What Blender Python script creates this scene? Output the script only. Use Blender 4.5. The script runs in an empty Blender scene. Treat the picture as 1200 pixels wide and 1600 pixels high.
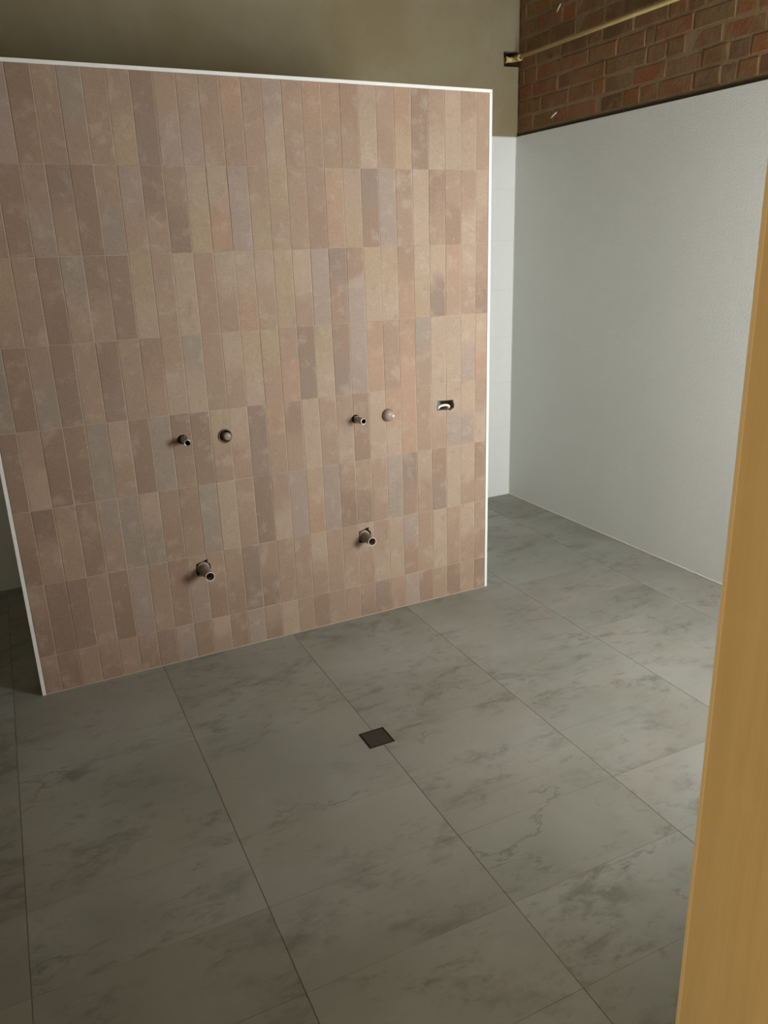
import bpy, bmesh, math, random
from mathutils import Matrix, Vector

random.seed(7)
scene = bpy.context.scene
col = scene.collection

# ------------------------------------------------------------------ camera
cam_d = bpy.data.cameras.new('camera')
cam = bpy.data.objects.new('camera', cam_d)
col.objects.link(cam)
cam_d.sensor_fit = 'VERTICAL'
cam_d.sensor_height = 36.0
cam_d.sensor_width = 27.0
cam_d.lens = 1229.47 * 36.0 / 1600.0
cam_d.clip_start = 0.02
RX = Vector((0.893316, -0.448369, -0.030846))
RY = Vector((-0.168441, -0.270385, -0.947903))      # image-down axis
RZ = Vector((0.416670, 0.851973, -0.317063))      # forward axis
CP = Vector((-2.125659, -3.178035, 1.697216))
cam.matrix_world = Matrix(((RX.x, -RY.x, -RZ.x, CP.x), (RX.y, -RY.y, -RZ.y, CP.y), (RX.z, -RY.z, -RZ.z, CP.z), (0, 0, 0, 1)))
scene.camera = cam

# ------------------------------------------------------------------ world, light, exposure
world = bpy.data.worlds.new('world')
scene.world = world
world.use_nodes = True
bg = world.node_tree.nodes['Background']
bg.inputs[0].default_value = (1.0, 0.84, 0.58, 1)
bg.inputs[1].default_value = 0.60

def area_light(name, loc, rot, sx, sy, power, color):
    l = bpy.data.lights.new(name, 'AREA')
    l.shape = 'RECTANGLE'; l.size = sx; l.size_y = sy; l.energy = power; l.color = color
    o = bpy.data.objects.new(name, l); col.objects.link(o)
    o.location = loc; o.rotation_euler = rot
    return o
# daylight entering by the window in the front wall, right of the door
WX0, WX1, WZ0, WZ1 = 0.0, 1.0, 0.85, 1.95
area_light('window_daylight', ((WX0 + WX1) / 2, -2.93, (WZ0 + WZ1) / 2), (math.radians(90), 0, 0), WX1 - WX0, WZ1 - WZ0, 98, (0.97, 1.0, 1.02))
# unseen warm light added in the corridor to brighten the door jamb
area_light('jamb_fill_light', (-3.6, -4.4, 1.7), (math.radians(83), 0, math.radians(-53)), 0.9, 1.3, 30, (1.0, 0.87, 0.62))

vs = scene.view_settings
vs.view_transform = 'Standard'; vs.look = 'None'; vs.exposure = 0.0; vs.gamma = 1.0
vs.use_curve_mapping = False

# ------------------------------------------------------------------ materials
class NT:
    def __init__(self, name, rough=0.6, spec=0.3):
        m = bpy.data.materials.new(name); m.use_nodes = True
        self.m = m; self.t = m.node_tree; self.N = self.t.nodes; self.L = self.t.links
        self.b = self.N['Principled BSDF']
        self.b.inputs['Roughness'].default_value = rough
        self.b.inputs['Specular IOR Level'].default_value = spec
    def node(self, kind, **kw):
        n = self.N.new(kind)
        for k, v in kw.items(): setattr(n, k, v)
        return n
    def put(self, sock, v):
        if isinstance(v, bpy.types.NodeSocket): self.L.new(v, sock)
        elif v is not None:
            try: sock.default_value = v
            except Exception: sock.default_value = tuple(v) + (1.0,)
    def coord(self, kind='Object'): return self.node('ShaderNodeTexCoord').outputs[kind]
    def vmath(self, op, a, b=None):
        n = self.node('ShaderNodeVectorMath', operation=op)
        self.put(n.inputs[0], a)
        if b is not None: self.put(n.inputs[1], b)
        return n.outputs[0]
    def math(self, op, a, b=None, clamp=False):
        n = self.node('ShaderNodeMath', operation=op, use_clamp=clamp)
        self.put(n.inputs[0], a)
        if b is not None: self.put(n.inputs[1], b)
        return n.outputs[0]
    def noise(self, vec, scale, detail=4, rough=0.55, dist=0.0):
        n = self.node('ShaderNodeTexNoise')
        self.put(n.inputs['Vector'], vec); n.inputs['Scale'].default_value = scale
        n.inputs['Detail'].default_value = detail; n.inputs['Roughness'].default_value = rough
        n.inputs['Distortion'].default_value = dist
        return n.outputs['Fac']
    def ramp(self, fac, lo, hi):
        n = self.node('ShaderNodeMapRange'); n.interpolation_type = 'SMOOTHSTEP'
        self.put(n.inputs[0], fac); n.inputs[1].default_value = lo; n.inputs[2].default_value = hi
        return n.outputs[0]
    def mix(self, fac, a, b, mode='MIX'):
        n = self.node('ShaderNodeMix', data_type='RGBA', blend_type=mode)
        self.put(n.inputs[0], fac); self.put(n.inputs[6], a); self.put(n.inputs[7], b)
        return n.outputs[2]
    def bump(self, h, strength, dist=0.002):
        n = self.node('ShaderNodeBump'); n.inputs['Strength'].default_value = strength
        n.inputs['Distance'].default_value = dist
        self.put(n.inputs['Height'], h); self.L.new(n.outputs[0], self.b.inputs['Normal'])
    def color(self, c): self.put(self.b.inputs['Base Color'], c)
    def rand_offset(self, vec, k=37.0):
        r = self.node('ShaderNodeObjectInfo').outputs['Random']
        n = self.node('ShaderNodeCombineXYZ')
        self.put(n.inputs[0], self.math('MULTIPLY', r, k)); self.put(n.inputs[1], self.math('MULTIPLY', r, k * 1.7)); self.put(n.inputs[2], self.math('MULTIPLY', r, k * 2.3))
        return self.vmath('ADD', vec, n.outputs[0])
    def obj_attr(self, name):
        n = self.node('ShaderNodeAttribute', attribute_type='OBJECT', attribute_name=name)
        return n

def plain(name, c, rough=0.5, metal=0.0, spec=0.4, var=0.08, scale=40):
    t = NT(name, rough, spec); t.b.inputs['Metallic'].default_value = metal
    f = t.noise(t.coord(), scale, 3)
    t.color(t.mix(f, tuple(x * (1 - var) for x in c) + (1,), tuple(x * (1 + var) for x in c) + (1,)))
    return t.m

def m_clay_tile():
    t = NT('clay_wall_tile', 0.62, 0.25)
    co = t.coord(); v = t.rand_offset(co)
    sep = t.node('ShaderNodeSeparateXYZ'); t.put(sep.inputs[0], co)
    n1 = t.noise(v, 11, 5, 0.6, 0.4)
    zz = t.math('ADD', sep.outputs[2], t.math('MULTIPLY', t.math('SUBTRACT', n1, 0.5), 0.22))
    f = t.ramp(zz, -0.055, 0.055)
    c = t.mix(f, t.obj_attr('tone_bottom').outputs['Color'], t.obj_attr('tone_top').outputs['Color'])
    # cloudy glaze patches, paler and darker
    pale = t.ramp(t.noise(t.vmath('ADD', v, (5, 3, 1)), 15, 5, 0.62, 0.15), 0.50, 0.70)
    c = t.mix(t.math('MULTIPLY', pale, 0.42), c, (0.47, 0.375, 0.285, 1))
    dk = t.ramp(t.noise(t.vmath('ADD', v, (1, 9, 4)), 21, 6, 0.68, 0.1), 0.53, 0.74)
    c = t.mix(t.math('MULTIPLY', dk, 0.36), c, (0.235, 0.165, 0.125, 1))
    g = t.noise(v, 170, 3, 0.7)
    c = t.mix(0.22, c, t.mix(t.ramp(g, 0.3, 0.7), (0.30, 0.30, 0.30, 1), (0.70, 0.70, 0.70, 1)), 'OVERLAY')
    t.color(c)
    h = t.math('ADD', t.math('MULTIPLY', t.noise(v, 28, 4), 1.0), t.math('MULTIPLY', g, 0.25))
    t.bump(h, 0.35, 0.003)
    return t.m

def m_floor_tile():
    t = NT('stone_look_floor_tile', 0.5, 0.3)
    pos = t.node('ShaderNodeNewGeometry').outputs['Position']
    v = t.vmath('ADD', pos, t.obj_attr('shift').outputs['Vector'])
    st = t.vmath('MULTIPLY', v, (1.0, 1.9, 1.0))
    base = t.noise(v, 2.0, 5, 0.55, 0.3)
    c = t.mix(t.ramp(base, 0.30, 0.70), (0.248, 0.245, 0.204, 1), (0.322, 0.321, 0.280, 1))
    pink = t.ramp(t.noise(t.vmath('ADD', v, (8, 1, 3)), 2.3, 4), 0.44, 0.70)
    c = t.mix(t.math('MULTIPLY', pink, 0.50), c, (0.304, 0.266, 0.225, 1))
    area = t.ramp(t.noise(t.vmath('ADD', v, (1, 5, 2)), 2.6, 3), 0.36, 0.57)
    for off, sc, lo, hi, k, tone in (((3, 7, 0), 3.6, 0.50, 0.66, 0.72, (0.155, 0.150, 0.122, 1)), ((9, 1, 4), 11, 0.52, 0.68, 0.62, (0.145, 0.138, 0.112, 1))):
        cl = t.ramp(t.noise(t.vmath('ADD', st, off), sc, 9, 0.74, 0.25), lo, hi)
        c = t.mix(t.math('MULTIPLY', t.math('MULTIPLY', cl, area), k), c, tone)
    rid = t.math('ABSOLUTE', t.math('SUBTRACT', t.noise(t.vmath('ADD', t.vmath('MULTIPLY', v, (1.0, 2.8, 1.0)), (11, 2, 5)), 1.5, 5, 0.62, 0.3), 0.5))
    vein = t.math('MULTIPLY', t.math('SUBTRACT', 1.0, t.ramp(rid, 0.0, 0.014)), t.ramp(t.noise(t.vmath('ADD', v, (2, 2, 8)), 2.6, 4), 0.54, 0.66))
    c = t.mix(t.math('MULTIPLY', vein, 0.50), c, (0.120, 0.114, 0.094, 1))
    wl = t.ramp(t.noise(t.vmath('ADD', st, (6, 4, 2)), 12, 7, 0.72, 0.3), 0.58, 0.76)
    c = t.mix(t.math('MULTIPLY', t.math('MULTIPLY', wl, area), 0.45), c, (0.38, 0.372, 0.328, 1))
    g = t.noise(v, 240, 2, 0.7)
    c = t.mix(0.16, c, t.mix(g, (0.35, 0.35, 0.35, 1), (0.65, 0.65, 0.65, 1)), 'OVERLAY')
    t.color(c)
    t.bump(t.noise(v, 60, 4), 0.12, 0.001)
    return t.m

def m_render():
    t = NT('grey_cement_render', 0.9, 0.15)
    co = t.coord()
    f = t.noise(co, 1.6, 6, 0.6, 0.5); f2 = t.noise(co, 14, 5, 0.65)
    c = t.mix(t.ramp(f, 0.3, 0.72), (0.272, 0.220, 0.124, 1), (0.325, 0.284, 0.192, 1))
    c = t.mix(t.math('MULTIPLY', t.ramp(f2, 0.55, 0.75), 0.25), c, (0.20, 0.165, 0.105, 1))
    t.color(c); t.bump(t.noise(co, 90, 4), 0.25, 0.002)
    return t.m

def m_white_tile():
    t = NT('white_wall_tile', 0.35, 0.4)
    v = t.rand_offset(t.coord())
    f = t.noise(v, 18, 3)
    t.color(t.mix(f, (0.76, 0.77, 0.73, 1), (0.80, 0.81, 0.77, 1)))
    t.bump(t.noise(v, 60, 3), 0.05, 0.001)
    return t.m

def m_stucco():
    t = NT('white_textured_panel', 0.75, 0.25)
    co = t.coord()
    f = t.noise(co, 2.2, 3); g = t.noise(co, 170, 2, 0.6)
    c = t.mix(f, (0.70, 0.71, 0.665, 1), (0.76, 0.77, 0.73, 1))
    c = t.mix(0.24, c, t.mix(t.ramp(g, 0.35, 0.65), (0.38, 0.38, 0.38, 1), (0.62, 0.62, 0.62, 1)), 'OVERLAY')
    t.color(c); t.bump(g, 0.75, 0.003)
    return t.m

def m_brick():
    t = NT('old_red_brick', 0.92, 0.12)
    co = t.coord(); v = t.rand_offset(co)
    c = t.obj_attr('tone_top').outputs['Color']
    n = t.noise(t.node('ShaderNodeNewGeometry').outputs['Position'], 9, 6, 0.65, 0.5)
    c = t.mix(t.math('MULTIPLY', t.ramp(n, 0.42, 0.62), 0.82), c, (0.245, 0.155, 0.078, 1))      # mortar smears
    d = t.noise(t.vmath('ADD', v, (4, 4, 4)), 30, 5, 0.7)
    c = t.mix(t.math('MULTIPLY', t.ramp(d, 0.55, 0.75), 0.55), c, (0.055, 0.035, 0.02, 1))
    t.color(c); t.bump(t.math('ADD', t.noise(v, 35, 6, 0.7), n), 0.7, 0.006)
    return t.m

def m_mortar():
    t = NT('old_lime_mortar', 0.95, 0.1)
    co = t.coord()
    c = t.mix(t.noise(co, 9, 6, 0.65), (0.19, 0.130, 0.068, 1), (0.345, 0.255, 0.150, 1))
    t.color(c); t.bump(t.noise(co, 60, 5, 0.7), 0.8, 0.006)
    return t.m

def m_timber():
    t = NT('honey_timber', 0.5, 0.3)
    co = t.coord()
    st = t.vmath('MULTIPLY', co, (9.0, 9.0, 0.55))
    w = t.noise(st, 3.2, 5, 0.6, 1.2)
    fine = t.noise(t.vmath('MULTIPLY', co, (60.0, 60.0, 2.2)), 4, 4, 0.65)
    c = t.mix(t.ramp(w, 0.15, 0.85), (0.545, 0.375, 0.165, 1), (0.63, 0.445, 0.210, 1))
    c = t.mix(t.math('MULTIPLY', t.ramp(fine, 0.5, 0.75), 0.25), c, (0.47, 0.31, 0.13, 1))
    bl = t.noise(co, 16, 3, 0.5)
    c = t.mix(t.math('MULTIPLY', t.ramp(bl, 0.5, 0.8), 0.25), c, (0.68, 0.48, 0.24, 1))
    t.color(c); t.bump(fine, 0.12, 0.001)
    return t.m

M = dict(
    clay=m_clay_tile(), floor=m_floor_tile(), render=m_render(), white=m_white_tile(), stucco=m_stucco(),
    brick=m_brick(), mortar=m_mortar(), timber=m_timber(),
    grout=plain('beige_grout', (0.47, 0.37, 0.272), 0.9, var=0.12),
    fgrout=plain('grey_floor_grout', (0.155, 0.148, 0.122), 0.95, var=0.15),
    wgrout=plain('pale_grout', (0.60, 0.61, 0.575), 0.9),
    trim=plain('white_trim', (0.84, 0.83, 0.78), 0.4, var=0.03),
    board=plain('cement_board', (0.22, 0.17, 0.14), 0.95),
    bead=plain('pale_sealant', (0.66, 0.64, 0.56), 0.5),
    chrome=plain('dull_chrome', (0.52, 0.50, 0.45), 0.28, 1.0, var=0.15, scale=120),
    brass=plain('dark_brass', (0.20, 0.16, 0.11), 0.45, 0.8, var=0.2),
    plug=plain('taupe_plastic', (0.34, 0.25, 0.20), 0.38, var=0.1, scale=70),
    pvc=plain('grey_brown_pvc', (0.27, 0.225, 0.175), 0.42, var=0.12),
    rim=plain('pvc_rim_and_highlight', (0.78, 0.72, 0.64), 0.5),
    conduit=plain('ivory_conduit', (0.82, 0.80, 0.66), 0.35),
    black=plain('bronze_and_bore_shade', (0.035, 0.030, 0.020), 0.55, 0.0, var=0.2, scale=90),
    gap=plain('drain_shadow_channel', (0.012, 0.010, 0.006), 0.8),
    yellow=plain('yellow_pipe_paint', (0.66, 0.51, 0.21), 0.45, var=0.15, scale=30),
    pale_strip=plain('pale_timber_strip', (0.65, 0.49, 0.28), 0.5, var=0.06, scale=20),
    shade_brown=plain('painted_shade_brown', (0.050, 0.034, 0.018), 0.95, var=0.3),  # dark brown standing in for shade in the pocket and above the panel
    fleck=plain('white_plastic_plug', (0.75, 0.70, 0.62), 0.5),
    ceil=plain('dark_ceiling_boards', (0.55, 0.49, 0.39), 0.9, var=0.1, scale=4),
    paint=plain('grey_wall_paint', (0.40, 0.37, 0.31), 0.9, var=0.06, scale=5),
)

# ------------------------------------------------------------------ helpers
def link(name, me, mat, parent=None):
    if mat is not None and not me.materials: me.materials.append(mat)
    o = bpy.data.objects.new(name, me); col.objects.link(o)
    if parent is not None: o.parent = parent
    return o

def mesh_from(bm, name):
    bmesh.ops.recalc_face_normals(bm, faces=bm.faces)
    me = bpy.data.meshes.new(name); bm.to_mesh(me); bm.free()
    return me

def tag(o, label=None, cat=None, group=None, kind=None):
    if label: o['label'] = label
    if cat: o['category'] = cat
    if group: o['group'] = group
    if kind: o['kind'] = kind
    return o

def add_box(bm, a, b):
    vs_ = [bm.verts.new((x, y, z)) for x in (a[0], b[0]) for y in (a[1], b[1]) for z in (a[2], b[2])]
    for f in ((0, 1, 3, 2), (4, 6, 7, 5), (0, 4, 5, 1), (2, 3, 7, 6), (0, 2, 6, 4), (1, 5, 7, 3)):
        bm.faces.new([vs_[i] for i in f])
    return vs_

def box(name, a, b, mat, parent=None, bevel=0.0, seg=2):
    bm = bmesh.new(); add_box(bm, a, b)
    bmesh.ops.recalc_face_normals(bm, faces=bm.faces)
    if bevel: bmesh.ops.bevel(bm, geom=bm.edges[:], offset=bevel, segments=seg, affect='EDGES', profile=0.5)
    return link(name, mesh_from(bm, name), mat, parent)

def lathe(bm, prof, n=24, axis='Y', origin=(0, 0, 0), smooth=True):
    """prof: (radius, distance along axis); revolved about the axis."""
    rings = []
    o = Vector(origin)
    for r, d in prof:
        ring = []
        if r < 1e-6:
            p = Vector((0, d, 0)) if axis == 'Y' else Vector((0, 0, d))
            ring = [bm.verts.new(o + p)]
        else:
            for i in range(n):
                a = 2 * math.pi * i / n
                if axis == 'Y': p = Vector((r * math.cos(a), d, r * math.sin(a)))
                else: p = Vector((r * math.cos(a), r * math.sin(a), d))
                ring.append(bm.verts.new(o + p))
        rings.append(ring)
    for a, b in zip(rings, rings[1:]):
        for i in range(n):
            j = (i + 1) % n
            if len(a) == 1 and len(b) == 1: continue
            if len(a) == 1: f = bm.faces.new((a[0], b[i], b[j]))
            elif len(b) == 1: f = bm.faces.new((a[i], b[0], a[j]))
            else: f = bm.faces.new((a[i], b[i], b[j], a[j]))
            f.smooth = smooth

def lathe_obj(name, prof, mat, parent=None, n=24, axis='Y', loc=(0, 0, 0)):
    bm = bmesh.new(); lathe(bm, prof, n, axis)
    o = link(name, mesh_from(bm, name), mat, parent); o.location = loc
    return o

def tube_mesh(bm, pts, r, n=14):
    rings = []
    pts = [Vector(q) for q in pts]
    for i, q in enumerate(pts):
        d = (pts[min(i + 1, len(pts) - 1)] - pts[max(i - 1, 0)]).normalized()
        u = d.orthogonal().normalized() if i == 0 else (up - d * up.dot(d)).normalized()
        up = u; w = d.cross(u)
        rings.append([bm.verts.new(q + (u * math.cos(2 * math.pi * k / n) + w * math.sin(2 * math.pi * k / n)) * r) for k in range(n)])
    for a, b in zip(rings, rings[1:]):
        for k in range(n):
            bm.faces.new((a[k], a[(k + 1) % n], b[(k + 1) % n], b[k])).smooth = True
    bm.faces.new(rings[0]); bm.faces.new(rings[-1])

def prism(bm, poly, lo, hi, axis):
    """extrude a closed 2-D polygon; axis 'Y': poly is (x,z); axis 'Z': poly is (x,y)."""
    def P(q, d): return (q[0], d, q[1]) if axis == 'Y' else (q[0], q[1], d)
    a = [bm.verts.new(P(q, lo)) for q in poly]; b = [bm.verts.new(P(q, hi)) for q in poly]
    bm.faces.new(a); bm.faces.new(b[::-1])
    for i in range(len(poly)):
        j = (i + 1) % len(poly); bm.faces.new((a[i], b[i], b[j], a[j]))

def cut(o, cutters):
    for c in cutters:
        md = o.modifiers.new('b', 'BOOLEAN'); md.operation = 'DIFFERENCE'; md.solver = 'EXACT'; md.object = c
    bpy.context.view_layer.update()
    me = bpy.data.meshes.new_from_object(o.evaluated_get(bpy.context.evaluated_depsgraph_get()))
    mats = list(o.data.materials)
    o.modifiers.clear(); o.data = me
    if not me.materials:
        for m in mats: me.materials.append(m)

def drop(objs):
    for c in objs: bpy.data.objects.remove(c, do_unlink=True)

# ------------------------------------------------------------------ room dimensions (metres)
XL, XR = -3.30, 1.058           # side walls
YB, YF = 1.277, -2.60           # back wall face, front wall inner face
WT = 0.30                       # front wall thickness
ZC = 3.45
ZT = 2.335                      # top of the tiling and of the partition
PW, PO = 0.0806, 0.0646         # wall tile pitch, width of the cut end column
PXL = -2.144
ROWS = [2.3218] + [2.013 - 0.3075 * j for j in range(7)] + [0.0]

# ------------------------------------------------------------------ floor
YAW = -0.0169
cY, sY = math.cos(YAW), math.sin(YAW)
def FW(u, v): return (u * cY - v * sY, u * sY + v * cY)
UX = [-1.0678 + 0.5996 * k for k in range(-5, 6)]
VY = [-1.5256 + 0.2927 * k for k in range(-5, 12)]

floor = box('floor', (XL, YF, -0.12), (XR, YB, -0.0012), M['fgrout'])
tag(floor, 'grey stone-look tiled floor with dark grout lines', 'floor', kind='structure')
box('corridor_slab', (XL, -5.2, -0.12), (XR, YF, -0.001), M['paint'], floor)

def clip(poly, nx, ny, c):      # keep nx*x+ny*y <= c
    out = []
    for i in range(len(poly)):
        a, b = poly[i], poly[(i + 1) % len(poly)]
        da, db = nx * a[0] + ny * a[1] - c, nx * b[0] + ny * b[1] - c
        if da <= 0: out.append(a)
        if (da < 0 < db) or (db < 0 < da):
            t = da / (da - db); out.append((a[0] + (b[0] - a[0]) * t, a[1] + (b[1] - a[1]) * t))
    return out

DU, DV, DH = -1.0735, -0.9885, 0.050    # floor waste centre in grid axes, half size
dc = FW(DU, DV)
DU, DV = UX[5] - 0.0045, VY[7] - 0.011
gj, gk = 0.0010, 0.0005
shift = {i: [random.uniform(0, 40), random.uniform(0, 40), random.uniform(0, 40)] for i in range(len(UX))}
for i in range(len(UX) - 1):
    for j in range(len(VY) - 1):
        u0, u1, v0, v1 = UX[i] + gj, UX[i + 1] - gj, VY[j] + gk, VY[j + 1] - gk
        poly = [(u0, v0), (u1, v0), (u1, v1), (u0, v1)]
        h = DH + 0.001
        a0, a1, b0, b1 = DU - h, DU + h, DV - h, DV + h
        if u0 < a1 and u1 > a0 and v0 < b1 and v1 > b0:      # notch the corner for the floor waste
            if u0 < a0 and v0 < b0 and v1 < b1: poly = [(u0, v0), (u1, v0), (u1, b0), (a0, b0), (a0, v1), (u0, v1)]
            elif u0 < a0 and v0 < b0: poly = [(u0, v0), (u1, v0), (u1, b0), (a0, b0), (a0, b1), (u1, b1), (u1, v1), (u0, v1)]
            elif u0 < a0: poly = [(u0, v0), (a0, v0), (a0, b1), (u1, b1), (u1, v1), (u0, v1)]
            elif v1 < b1: poly = [(u0, v0), (u1, v0), (u1, v1), (a1, v1), (a1, b0), (u0, b0)]
            else: poly = [(a1, v0), (u1, v0), (u1, v1), (u0, v1), (u0, b1), (a1, b1)]
        poly = [FW(*q) for q in poly]
        for nx, ny, c in ((1, 0, XR - 0.003), (-1, 0, -XL), (0, 1, YB - 0.0005), (0, -1, -YF)):
            poly = clip(poly, nx, ny, c)
            if len(poly) < 3: break
        if len(poly) < 3: continue
        cx = sum(q[0] for q in poly) / len(poly); cy = sum(q[1] for q in poly) / len(poly)
        bm = bmesh.new(); prism(bm, [(q[0] - cx, q[1] - cy) for q in poly], -0.009, 0.0, 'Z')
        t = link('tile', mesh_from(bm, 'floor_tile'), M['floor'], floor)
        t.location = (cx, cy, random.uniform(-0.0002, 0.0002))
        if random.random() < 0.35: shift[i] = [random.uniform(0, 40), random.uniform(0, 40), random.uniform(0, 40)]
        t['shift'] = shift[i]

# ------------------------------------------------------------------ back wall: white tiles below, cement render above
wall_back = box('wall_back', (XL, YB + 0.012, -0.12), (XR + 0.08, YB + 0.20, ZC), M['mortar'])
tag(wall_back, 'back wall with white tiles below and dull grey-brown render above', 'wall', kind='structure')
box('grout_bed', (XL, YB + 0.0006, 0.0), (XR, YB + 0.0118, ZT - 0.006), M['wgrout'], wall_back)
zr = [ZT - 0.006] + [2.030 - 0.3065 * k for k in range(7)]
zr = zr[:7] + [0.185, 0.0]
for r in range(len(zr) - 1):
    z1, z0 = zr[r], zr[r + 1]
    x = XR
    while x > XL + 0.02:
        x0 = max(XL, x - 0.606)
        t = box('tile', (-(x - x0) / 2 + 0.0006, 0, -(z1 - z0) / 2 + 0.0006), ((x - x0) / 2 - 0.0006, 0.011, (z1 - z0) / 2 - 0.0006), M['white'], wall_back, 0.0006, 1)
        t.location = ((x + x0) / 2, YB + random.uniform(-0.0003, 0.0003), (z1 + z0) / 2)
        x = x0
box('capping_strip', (XL, YB - 0.001, ZT - 0.006), (XR, YB + 0.012, ZT), M['wgrout'], wall_back, 0.001, 1)
# render, with the square pocket chopped out for the pipe at the corner
bm = bmesh.new()
HX0, HZ0, HZ1 = 0.955, 2.722, 2.802
prism(bm, [(XL, ZT), (XR + 0.006, ZT), (XR + 0.006, HZ0), (HX0 + 0.004, HZ0 - 0.002), (HX0, HZ1), (XR + 0.006, HZ1 + 0.003), (XR + 0.006, ZC), (XL, ZC)], YB + 0.003, YB + 0.03, 'Y')
link('render_coat', mesh_from(bm, 'render_coat'), M['render'], wall_back)
cb = box('cutter', (HX0, YB, HZ0), (XR + 0.02, YB + 0.15, HZ1), None)
cut(wall_back, [cb]); drop([cb])
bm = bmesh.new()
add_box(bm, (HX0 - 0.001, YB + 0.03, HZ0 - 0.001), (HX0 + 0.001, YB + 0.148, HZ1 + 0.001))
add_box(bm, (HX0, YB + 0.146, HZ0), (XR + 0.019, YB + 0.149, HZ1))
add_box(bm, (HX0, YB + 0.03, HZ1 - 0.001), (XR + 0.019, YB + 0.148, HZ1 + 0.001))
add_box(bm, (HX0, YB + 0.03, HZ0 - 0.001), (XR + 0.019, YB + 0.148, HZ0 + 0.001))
link('pocket_lining', mesh_from(bm, 'pocket_lining'), M['shade_brown'], wall_back)  # lining coloured dark in place of the shade inside the pocket

# ------------------------------------------------------------------ right wall: textured white panel below, bare brick above
XBR = XR + 0.013                # brick face
wall_right = box('wall_right', (XBR + 0.0035, YF - WT, -0.12), (XBR + 0.24, YB + 0.012, ZC), M['mortar'])
tag(wall_right, 'right wall with textured white panel below and old red brick above', 'wall', kind='structure')
bm = bmesh.new(); add_box(bm, (XR, YF, 0.004), (XBR + 0.012, YB - 0.0005, ZT))
bmesh.ops.bevel(bm, geom=bm.edges[:], offset=0.0015, segments=1, affect='EDGES')
link('wall_panel', mesh_from(bm, 'wall_panel'), M['stucco'], wall_right)
box('shadow_strip', (XBR - 0.004, YF, ZT), (XBR + 0.004, YB, ZT + 0.016), M['shade_brown'], wall_right)  # dark strip added to draw the shadow line under the brick
box('sealant_bead', (XR - 0.004, YF, -0.001), (XR + 0.003, YB - 0.001, 0.006), M['bead'], wall_right, 0.002, 1)
box('corner_bead', (XR - 0.003, YB - 0.004, 0.001), (XR + 0.001, YB + 0.001, ZT - 0.004), M['bead'], wall_right)

def rock(bm, amt):
    for v in bm.verts: v.co += Vector((random.uniform(-amt, amt) * 0.4, random.uniform(-amt, amt), random.uniform(-amt, amt)))
def brick_mesh(length, height):
    out = []
    for s in range(3):
        bm = bmesh.new(); add_box(bm, (-0.001, -length / 2, -height / 2), (0.05, length / 2, height / 2))
        bmesh.ops.recalc_face_normals(bm, faces=bm.faces)
        bmesh.ops.bevel(bm, geom=[e for e in bm.edges if all(v.co.x < 0.01 for v in e.verts)], offset=0.004, segments=1, affect='EDGES')
        rock(bm, 0.0035)
        out.append(mesh_from(bm, 'brick'))
    return out
BT = [(0.192, 0.092, 0.042), (0.212, 0.096, 0.044), (0.182, 0.097, 0.046), (0.168, 0.094, 0.045), (0.150, 0.080, 0.038), (0.196, 0.106, 0.052), (0.222, 0.098, 0.043)]
stretch, header = brick_mesh(0.218, 0.073), brick_mesh(0.102, 0.073)
known = {0: [1.128, 0.936, 0.80, 0.56, 0.36, 0.233, 0.106, -0.115, -0.276, -0.367],
         1: [1.17, 1.051, 0.80, 0.591, 0.50, 0.29, 0.065, -0.155, -0.31, -0.428],
         2: [1.13, 0.90, 0.781, 0.50, 0.20, 0.065, -0.05, -0.268],
         3: [1.22, 1.10, 0.87, 0.64, 0.42, 0.215, 0.151, -0.091, -0.33]}
nb = 0
zc0 = 2.360
for c in range(13):
    zlo = zc0 + 0.085 * c
    if zlo + 0.08 > ZC: break
    ys = [YB - 0.002]
    if c in known: ys += [y for y in known[c]]
    else:
        y = YB - 0.002 - (0.06 if c % 2 else 0.17); ys.append(y)
    hdr = c % 3 == 0
    while ys[-1] > YF + 0.25:
        ys.append(ys[-1] - (0.114 if (hdr and random.random() < 0.55) or random.random() < 0.22 else 0.23))
    for ya, yb in zip(ys, ys[1:]):
        L = ya - yb - 0.012
        src = random.choice(stretch if L > 0.15 else header)
        o = link('brick', src, M['brick'], wall_right)
        o.location = (XBR + random.uniform(-0.002, 0.004), (ya + yb) / 2, zlo + 0.0425 + random.uniform(-0.002, 0.002))
        o.scale = (1, L / (0.218 if L > 0.15 else 0.102), 1)
        o.rotation_euler = (random.uniform(-0.012, 0.012), 0, random.uniform(-0.01, 0.01))
        o['tone_top'] = [v * random.uniform(1.05, 1.3) for v in random.choice(BT)]

# ------------------------------------------------------------------ left wall, ceiling, front wall with window and doorway
tag(box('wall_left', (XL - 0.15, YF - WT, -0.12), (XL, YB + 0.2, ZC), M['render']), 'left side wall in grey-brown render', 'wall', kind='structure')
tag(box('ceiling', (XL - 0.15, YF - WT, ZC), (XBR + 0.24, YB + 0.2, ZC + 0.15), M['ceil']), 'dull boarded ceiling above the room', 'ceiling', kind='structure')
DX0, DX1, DZ = -2.36, -1.365, 2.12
wall_front = box('wall_front', (XL, YF - WT, -0.12), (XBR + 0.24, YF, ZC), M['paint'])
tag(wall_front, 'grey painted front wall with doorway and window', 'wall', kind='structure')
c1 = box('cutter', (DX0, YF - 0.4, -0.1), (DX1, YF + 0.2, DZ), None)
c2 = box('cutter', (WX0 - 0.03, YF - 0.4, WZ0 - 0.03), (WX1 + 0.03, YF + 0.2, WZ1 + 0.03), None)
cut(wall_front, [c1, c2]); drop([c1, c2])

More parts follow.
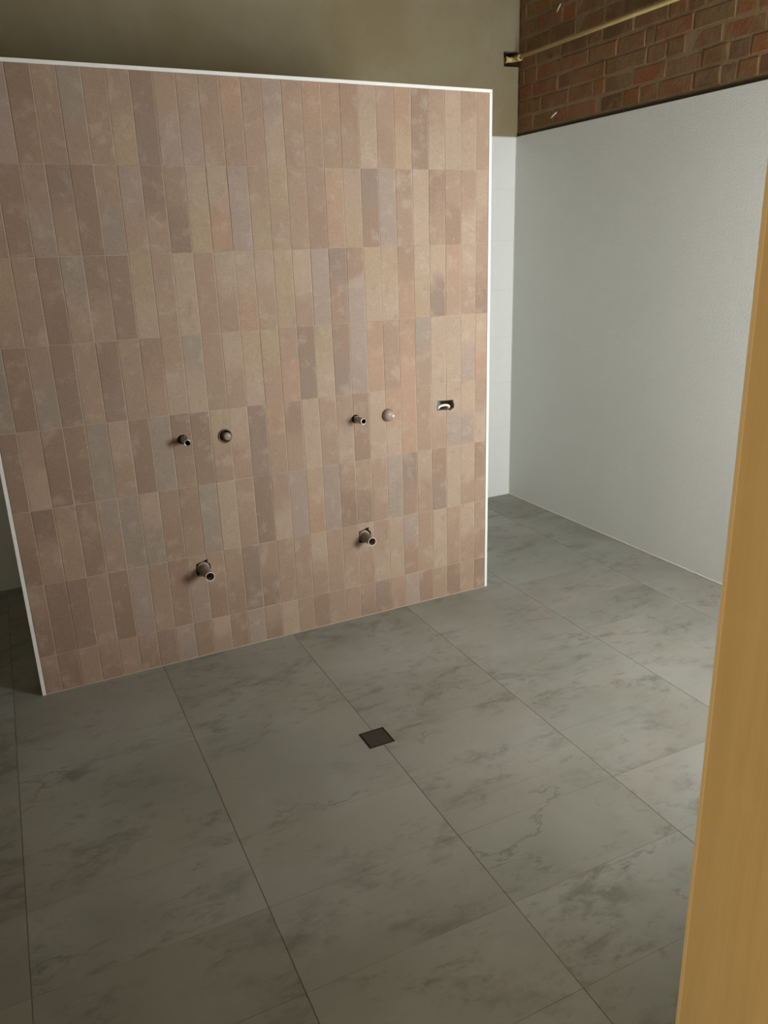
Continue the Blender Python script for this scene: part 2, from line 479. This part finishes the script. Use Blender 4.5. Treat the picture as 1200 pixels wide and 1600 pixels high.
window = tag(bpy.data.objects.new('window_1', None), 'white framed window right of the doorway', 'window', kind='structure')
col.objects.link(window); window.location = ((WX0 + WX1) / 2, YF, WZ0 - 0.03)
def wpart(name, a, b):
    q = window.location
    box(name, Vector(a) - q, Vector(b) - q, M['trim'], window, 0.003, 1)
wpart('frame_head', (WX0 - 0.03, YF - 0.28, WZ1), (WX1 + 0.03, YF - 0.22, WZ1 + 0.03))
wpart('sill', (WX0 - 0.03, YF - 0.28, WZ0 - 0.03), (WX1 + 0.03, YF + 0.02, WZ0))
wpart('frame_stile', (WX0 - 0.03, YF - 0.28, WZ0), (WX0, YF - 0.22, WZ1))
wpart('frame_stile', (WX1, YF - 0.28, WZ0), (WX1 + 0.03, YF - 0.22, WZ1))

# timber door lining; the right jamb fills the right edge of the view
door = tag(bpy.data.objects.new('door_1', None), 'honey-coloured timber door frame in the right foreground', 'door frame', kind='structure')
col.objects.link(door); door.location = (-1.40, YF - 0.1, 0.0)
def jamb(x0_low, x0_high, x1, ztop):
    bm = bmesh.new()
    vv = add_box(bm, (x0_low, YF - WT - 0.005, 0.0), (x1, YF, ztop))
    for v in bm.verts:
        if abs(v.co.x - x0_low) < 1e-6 and v.co.z > 0.5: v.co.x = x0_high
    bmesh.ops.recalc_face_normals(bm, faces=bm.faces)
    bmesh.ops.bevel(bm, geom=[e for e in bm.edges if abs(e.verts[0].co.z - e.verts[1].co.z) > 0.5], offset=0.0045, segments=1, affect='EDGES')
    for v in bm.verts: v.co -= door.location
    return link('jamb', mesh_from(bm, 'jamb'), M['timber'], door)
jamb(-1.3993, -1.4215, DX1, DZ)
# paler strip along the arris of the right jamb
bm = bmesh.new()
for zz, xx in ((0.0, -1.3993), (DZ - 0.033, -1.4212)):
    for dx in (-0.0008, 0.004):
        for yy in (YF - 0.0080, YF - 0.0030):
            bm.verts.new(Vector((xx + dx, yy, zz)) - door.location)
bm.verts.ensure_lookup_table()
for f in ((0, 1, 5, 4), (2, 6, 7, 3), (0, 2, 3, 1), (4, 5, 7, 6), (0, 4, 6, 2), (1, 3, 7, 5)): bm.faces.new([bm.verts[i] for i in f])
link('edge_strip', mesh_from(bm, 'edge_strip'), M['pale_strip'], door)
jamb(DX0 + 0.032, DX0 + 0.032, DX0, DZ)
q = door.location
box('head', Vector((DX0 + 0.03, YF - WT - 0.005, DZ - 0.032)) - q, Vector((DX1 - 0.03, YF, DZ)) - q, M['timber'], door, 0.003, 1)

# ------------------------------------------------------------------ tiled partition
TY = 0.0                                            # tile face plane
def ring(cx, cz, r, n=20, jag=0.0, seed=0):
    rnd = random.Random(seed)
    return [(cx + (r + rnd.uniform(-jag, jag)) * math.cos(2 * math.pi * k / n), cz + (r + rnd.uniform(-jag, jag)) * math.sin(2 * math.pi * k / n)) for k in range(n)]
TAPS = [(-1.471, 0.986), (-0.697, 0.976)]
KNOB = [(-1.297, 0.978), (-0.536, 0.976)]
WAST = [(-1.446, 0.412), (-0.674, 0.414)]
def waste_hole(cx, cz):      # rough square-ish break with nicked corners
    return [(cx - 0.032, cz - 0.030), (cx - 0.004, cz - 0.036), (cx + 0.022, cz - 0.028), (cx + 0.031, cz - 0.004), (cx + 0.030, cz + 0.016),
            (cx + 0.018, cz + 0.028), (cx + 0.022, cz + 0.040), (cx + 0.006, cz + 0.037), (cx - 0.016, cz + 0.031), (cx - 0.031, cz + 0.026), (cx - 0.034, cz - 0.004)]
HOLES = [ring(TAPS[0][0] - 0.003, TAPS[0][1], 0.0205, 16, 0.0012, 1), ring(TAPS[1][0] - 0.001, TAPS[1][1] + 0.002, 0.0195, 16, 0.002, 2),
         ring(KNOB[0][0], KNOB[0][1], 0.0305, 20, 0.0015, 3), ring(KNOB[1][0], KNOB[1][1], 0.0300, 20, 0.0008, 4),
         waste_hole(*WAST[0]), waste_hole(WAST[1][0], WAST[1][1]),
         [(-0.276, 0.966), (-0.232, 0.964), (-0.209, 0.963), (-0.205, 0.957), (-0.198, 0.962), (-0.184, 0.969), (-0.181, 0.983), (-0.188, 1.008), (-0.230, 1.009), (-0.276, 1.013)]]
cutters = []
for h in HOLES:
    bm = bmesh.new(); prism(bm, h, -0.03, 0.05, 'Y')
    cutters.append(link('cutter', mesh_from(bm, 'cutter'), None))

partition = box('wall_partition', (PXL, TY + 0.0105, 0.0), (0.0, TY + 0.024, ZT - 0.013), M['board'])
tag(partition, 'free-standing partition wall clad in vertical pink-brown clay tiles', 'wall', kind='structure')
cut(partition, cutters)
g = box('grout_bed', (PXL + 0.0005, TY + 0.0014, 0.0005), (-0.0005, TY + 0.0100, ROWS[0]), M['grout'], partition)
cut(g, cutters)
box('rear_lining', (PXL, 0.108, 0.0), (0.0, 0.120, ZT - 0.013), M['white'], partition)
for xa, xb in ((PXL, PXL + 0.02), (-0.02, 0.0)):
    box('stud', (xa, 0.0245, 0.0), (xb, 0.1075, ZT - 0.013), M['board'], partition)
box('top_plate', (PXL + 0.0205, 0.0245, ZT - 0.035), (-0.0205, 0.1075, ZT - 0.013), M['board'], partition)
box('edge_trim', (0.0005, TY - 0.002, 0.0), (0.015, 0.120, ZT - 0.0135), M['trim'], partition, 0.001, 1)
box('edge_trim', (PXL - 0.0145, TY - 0.002, 0.0), (PXL - 0.0005, 0.120, ZT - 0.0135), M['trim'], partition, 0.001, 1)
box('edge_trim', (PXL - 0.0145, TY - 0.002, ZT - 0.013), (0.015, 0.120, ZT), M['trim'], partition, 0.001, 1)
box('sealant_bead', (PXL, TY - 0.003, 0.0), (0.0, TY + 0.004, 0.004), M['grout'], partition, 0.0015, 1)

TONE = dict(
    M=(0.353, 0.241, 0.17),
    L=(0.402, 0.292, 0.211),
    Y=(0.388, 0.28, 0.185),
    P=(0.39, 0.252, 0.17),
    D=(0.289, 0.195, 0.137),
    R=(0.319, 0.211, 0.147),
    V=(0.353, 0.263, 0.209),
    G=(0.322, 0.252, 0.195),
    K=(0.287, 0.204, 0.154))
PATTERN = [
    "MM ML LL ML DD PY MM LL RM PM PM MM VL MM PM MM MV MV DK MY MM GM MM DR VV MM MM",
    "LM ML MR RM LL MM VV KR LY PP MR MM YM MY VV LP LY MD DM VM MG DD KM MV RR MM MM",
    "MD LM PM LK LY RP YL YL RV KR VV LM YY LM LP LM MM LL MM YL DD DM GM DD MM YM MM",
    "LP LV LL LL GM PP MM PP VV RK YL DK MP YM YL LM MM GL ML RM MM DK MM DK MG RD GG",
    "ML LV LV LM MM PP PL LL RR ML MM LL RM PM KK LM YM DD DR GG DD LM GG RD RD ML DD",
    "RM LM LL RK LM KR VG MM MD MD VV YP VV ML DD MM LL GG RM MR LG GG GM RD MM DM RD",
    "MR LM MM LL MM VR LL ML LM MM MM LM MM MM MD KK MR MR MV RR MM VV RD MM DD DD MD",
    "DD MM DD MM RD VV MR KD MD MM MM DD MM LL MD VV RR LM RD VG KD MD MM MR MM DD MR"]
xs = [0.0] + [-PO - PW * k for k in range(26)] + [PXL]
shared = {}
def clay_mesh(w, h, var):
    key = (round(w, 4), round(h, 4), var)
    if key not in shared:
        rnd = random.Random(hash(key) & 0xffff)
        bm = bmesh.new(); add_box(bm, (-w / 2, 0, -h / 2), (w / 2, 0.010, h / 2))
        for v in bm.verts: v.co += Vector((rnd.uniform(-.0005, .0005), rnd.uniform(-.0004, .0004) if v.co.y < .005 else 0, rnd.uniform(-.0007, .0007)))
        bmesh.ops.recalc_face_normals(bm, faces=bm.faces)
        bmesh.ops.bevel(bm, geom=[e for e in bm.edges if all(v.co.y < 0.005 for v in e.verts)], offset=0.0012, segments=1, affect='EDGES')
        shared[key] = mesh_from(bm, 'clay_tile')
    return shared[key]
for r in range(8):
    toks = PATTERN[r].split()
    for k in range(27):
        x1, x0 = xs[k], xs[k + 1]; z1, z0 = ROWS[r], ROWS[r + 1]
        if r == 7: z0 += 0.003
        w, h = x1 - x0 - 0.0024, z1 - z0 - 0.0020
        cx, cz = (x0 + x1) / 2, (z0 + z1) / 2
        t = link('tile', clay_mesh(w, h, random.randrange(4)), M['clay'], partition)
        t.location = (cx, TY + random.uniform(-0.0005, 0.0002), cz)
        t.rotation_euler = (random.uniform(-0.0012, 0.0012), random.uniform(-0.003, 0.003), random.uniform(-0.009, 0.009))
        for key, tk in (('tone_top', toks[k][0]), ('tone_bottom', toks[k][1])):
            f = random.uniform(0.96, 1.04)
            t[key] = [v * f for v in TONE[tk]]
        hit = [c for c, hl in zip(cutters, HOLES) if min(q[0] for q in hl) < x1 and max(q[0] for q in hl) > x0 and min(q[1] for q in hl) < z1 and max(q[1] for q in hl) > z0]
        if hit:
            t.data = t.data.copy(); cut(t, hit)
drop(cutters)

# ------------------------------------------------------------------ plumbing on the partition
def water_outlet(x, z, tilt, label):
    root = bpy.data.objects.new('water_outlet', None); col.objects.link(root); root.location = (x, 0.0, z)
    root.rotation_euler = (tilt[0], 0, tilt[1])
    tag(root, label, 'pipe outlet', 'water outlets on the tiled partition')
    # threaded stub: open tube with ribs
    prof = [(0.0, 0.045), (0.0135, 0.045)]
    y = 0.044
    while y > -0.068:
        prof += [(0.0138, y), (0.0128, y - 0.0014)]; y -= 0.0030
    prof += [(0.0138, -0.070), (0.0138, -0.072)]
    lathe_obj('threaded_stub', prof, M['chrome'], root, 20)
    lathe_obj('mouth_rim', [(0.0138, -0.0720), (0.0138, -0.0745), (0.0106, -0.0745), (0.0104, -0.0735)], M['chrome'], root, 20)
    lathe_obj('bore', [(0.0105, -0.0735), (0.0100, -0.0300), (0.0, -0.0300)], M['black'], root, 20)  # near-black colour stands in for the shade inside the tube
    bm = bmesh.new()                                    # six-sided elbow body deep in the hole
    prism(bm, [(0.0165 * math.cos(math.pi / 3 * k), 0.0165 * math.sin(math.pi / 3 * k)) for k in range(6)], -0.004, 0.022, 'Y')
    link('hex_body', mesh_from(bm, 'hex_body'), M['brass'], root)
    return root
water_outlet(*TAPS[0], (0.0, 0.0), 'short chrome water outlet stub beside the darker round plug, left pair')
water_outlet(*TAPS[1], (-0.03, 0.05), 'short dark threaded water outlet stub beside the smooth domed plug')

# left mixer body: a dark recessed ring around a worn spindle cap
root = bpy.data.objects.new('mixer_body', None); col.objects.link(root); root.location = (KNOB[0][0], 0, KNOB[0][1])
tag(root, 'dark recessed round mixer body in the tiled partition, left pair', 'mixer valve', 'mixer bodies on the tiled partition')
lathe_obj('housing', [(0.0, 0.05), (0.0295, 0.05), (0.0295, -0.003), (0.0275, -0.005), (0.0250, -0.003), (0.0240, 0.022), (0.0, 0.022)], M['brass'], root, 28)
lathe_obj('spindle_cap', [(0.0, 0.021), (0.0165, 0.021), (0.0168, -0.012), (0.0155, -0.017), (0.0105, -0.0200), (0.0, -0.0210)], M['plug'], root, 24, loc=(0.006, 0, -0.001))
# right mixer body: smooth taupe dome, its highlight added as a pale nub
root = bpy.data.objects.new('mixer_body', None); col.objects.link(root); root.location = (KNOB[1][0], 0, KNOB[1][1])
tag(root, 'smooth taupe domed plug on the tiled partition, right pair', 'mixer valve', 'mixer bodies on the tiled partition')
lathe_obj('dome_cap', [(0.0, 0.03), (0.0288, 0.03), (0.0290, -0.004), (0.0280, -0.011), (0.0250, -0.018), (0.0190, -0.0230), (0.0100, -0.0255), (0.0, -0.0262)], M['plug'], root, 32)
lathe_obj('highlight_nub', [(0.0, -0.010), (0.0075, -0.010), (0.0072, -0.0215), (0.0055, -0.0240), (0.0, -0.0250)], M['rim'], root, 16, loc=(0.0150, -0.0015, -0.003))

def waste_pipe(x, z, label, ln, tilt):
    root = bpy.data.objects.new('waste_pipe', None); col.objects.link(root); root.location = (x, 0, z)
    root.rotation_euler = tilt
    tag(root, label, 'waste pipe', 'waste pipes on the tiled partition')
    lathe_obj('socket', [(0.0, 0.055), (0.0285, 0.055), (0.0285, 0.006), (0.0265, 0.002), (0.0225, 0.001), (0.0, 0.001)], M['pvc'], root, 28)
    lathe_obj('pipe', [(0.0215, 0.004), (0.0200, -ln + 0.004), (0.0200, -ln + 0.0016)], M['pvc'], root, 28)
    lathe_obj('cut_rim', [(0.0204, -ln + 0.0016), (0.0206, -ln), (0.0178, -ln), (0.0176, -ln + 0.0022)], M['rim'], root, 28)
    lathe_obj('bore', [(0.0176, -ln + 0.002), (0.0172, -ln + 0.06), (0.0172, 0.0), (0.0, 0.0)], M['pvc'], root, 28)
waste_pipe(*WAST[0], 'longer grey-brown waste pipe stub low on the partition, under the left taps', 0.105, (0, 0, 0))
waste_pipe(WAST[1][0] - 0.002, WAST[1][1] - 0.002, 'shorter grey-brown waste pipe stub low on the partition, right', 0.085, (0, 0, -0.03))

# ivory conduit bend seen inside the rectangular cut-out
root = bpy.data.objects.new('conduit', None); col.objects.link(root); root.location = (-0.228, 0.018, 0.0)
tag(root, 'ivory conduit bend inside the small rectangular cut-out near the right edge', 'conduit')
bm = bmesh.new(); n = 14
pts = []
for k in range(n + 1):
    a = math.pi * k / n
    pts.append((-0.029 * math.cos(a), 0.0, 0.9745 + 0.0095 * math.sin(a)))
tube_mesh(bm, [(-0.029, 0.045, 0.955), (-0.0295, 0.02, 0.962)] + pts + [(0.0295, 0.02, 0.962), (0.029, 0.045, 0.955)], 0.0060)
link('bend', mesh_from(bm, 'bend'), M['conduit'], root)

# ------------------------------------------------------------------ floor waste
root = bpy.data.objects.new('floor_waste', None); col.objects.link(root)
c = FW(DU, DV); root.location = (c[0], c[1], 0.0); root.rotation_euler = (0, 0, YAW * 0.5)
tag(root, 'small square dark bronze floor drain set in the grey tiles', 'drain')
bm = bmesh.new()
for a, b in (((-DH, -DH), (DH, -DH + .004)), ((-DH, DH - .004), (DH, DH)), ((-DH, -DH + .004), (-DH + .004, DH - .004)), ((DH - .004, -DH + .004), (DH, DH - .004))):
    add_box(bm, (a[0], a[1], -0.001), (b[0], b[1], 0.0006))
link('frame', mesh_from(bm, 'frame'), M['gap'], root)
box('channel', (-DH + .004, -DH + .004, -0.0011), (DH - .004, DH - .004, -0.0008), M['gap'], root)
box('grate', (-DH + .0065, -DH + .0065, -0.0007), (DH - .0065, DH - .0065, 0.0010), M['black'], root, 0.0004, 1)

# ------------------------------------------------------------------ yellow pipe along the brick
root = bpy.data.objects.new('gas_pipe', None); col.objects.link(root); root.location = (1.036, YB, 2.762)
tag(root, 'thin yellow pipe running along the brick wall into the corner', 'pipe')
bm = bmesh.new(); tube_mesh(bm, [(0, -0.03, 0), (0, -1.0, 0.002), (0, -2.4, 0.0), (0, YF - YB + 0.002, 0)], 0.0105, 16)
link('run', mesh_from(bm, 'run'), M['yellow'], root)
bm = bmesh.new()
tube_mesh(bm, [(0, -0.035, 0)] + [(-0.030 * (1 - math.cos(a)), -0.005 + 0.030 * math.sin(a), 0) for a in [math.pi / 2 * k / 8 for k in range(9)]] + [(-0.046, 0.025, 0)], 0.0150, 16)
link('elbow', mesh_from(bm, 'elbow'), M['yellow'], root)
for y in (-0.050, ):
    lathe_obj('collar', [(0.0125, y + 0.016), (0.0180, y + 0.016), (0.0185, y + 0.010), (0.0185, y - 0.006), (0.0175, y - 0.010), (0.0125, y - 0.010)], M['yellow'], root, 20)
bm = bmesh.new(); lathe(bm, [(0.0125, 0.0), (0.0185, 0.0), (0.0185, 0.012), (0.0125, 0.012)], 20)
o = link('collar', mesh_from(bm, 'collar'), M['yellow'], root); o.rotation_euler = (0, 0, math.radians(90)); o.location = (-0.040, 0.025, 0)

# plastic wall plugs left in the brick
def wall_plug(y, z, ln, tilt, label):
    bm = bmesh.new()
    prof = [(0.0, 0.02), (0.0035, 0.02), (0.0042, -0.004), (0.0030, -ln * 0.6), (0.0012, -ln), (0.0, -ln)]
    lathe(bm, prof, 8)
    o = link('wall_plug', mesh_from(bm, 'wall_plug'), M['fleck'])
    o.location = (XBR, y, z); o.rotation_euler = tilt
    tag(o, label, 'wall plug', 'white plugs in the brick')
wall_plug(0.905, 2.418, 0.055, (math.radians(35), 0, math.radians(-80)), 'white plastic plug poking from the lowest brick course')
wall_plug(0.905, 2.960, 0.040, (math.radians(60), 0, math.radians(-90)), 'small white plug high in the brick above the yellow pipe')
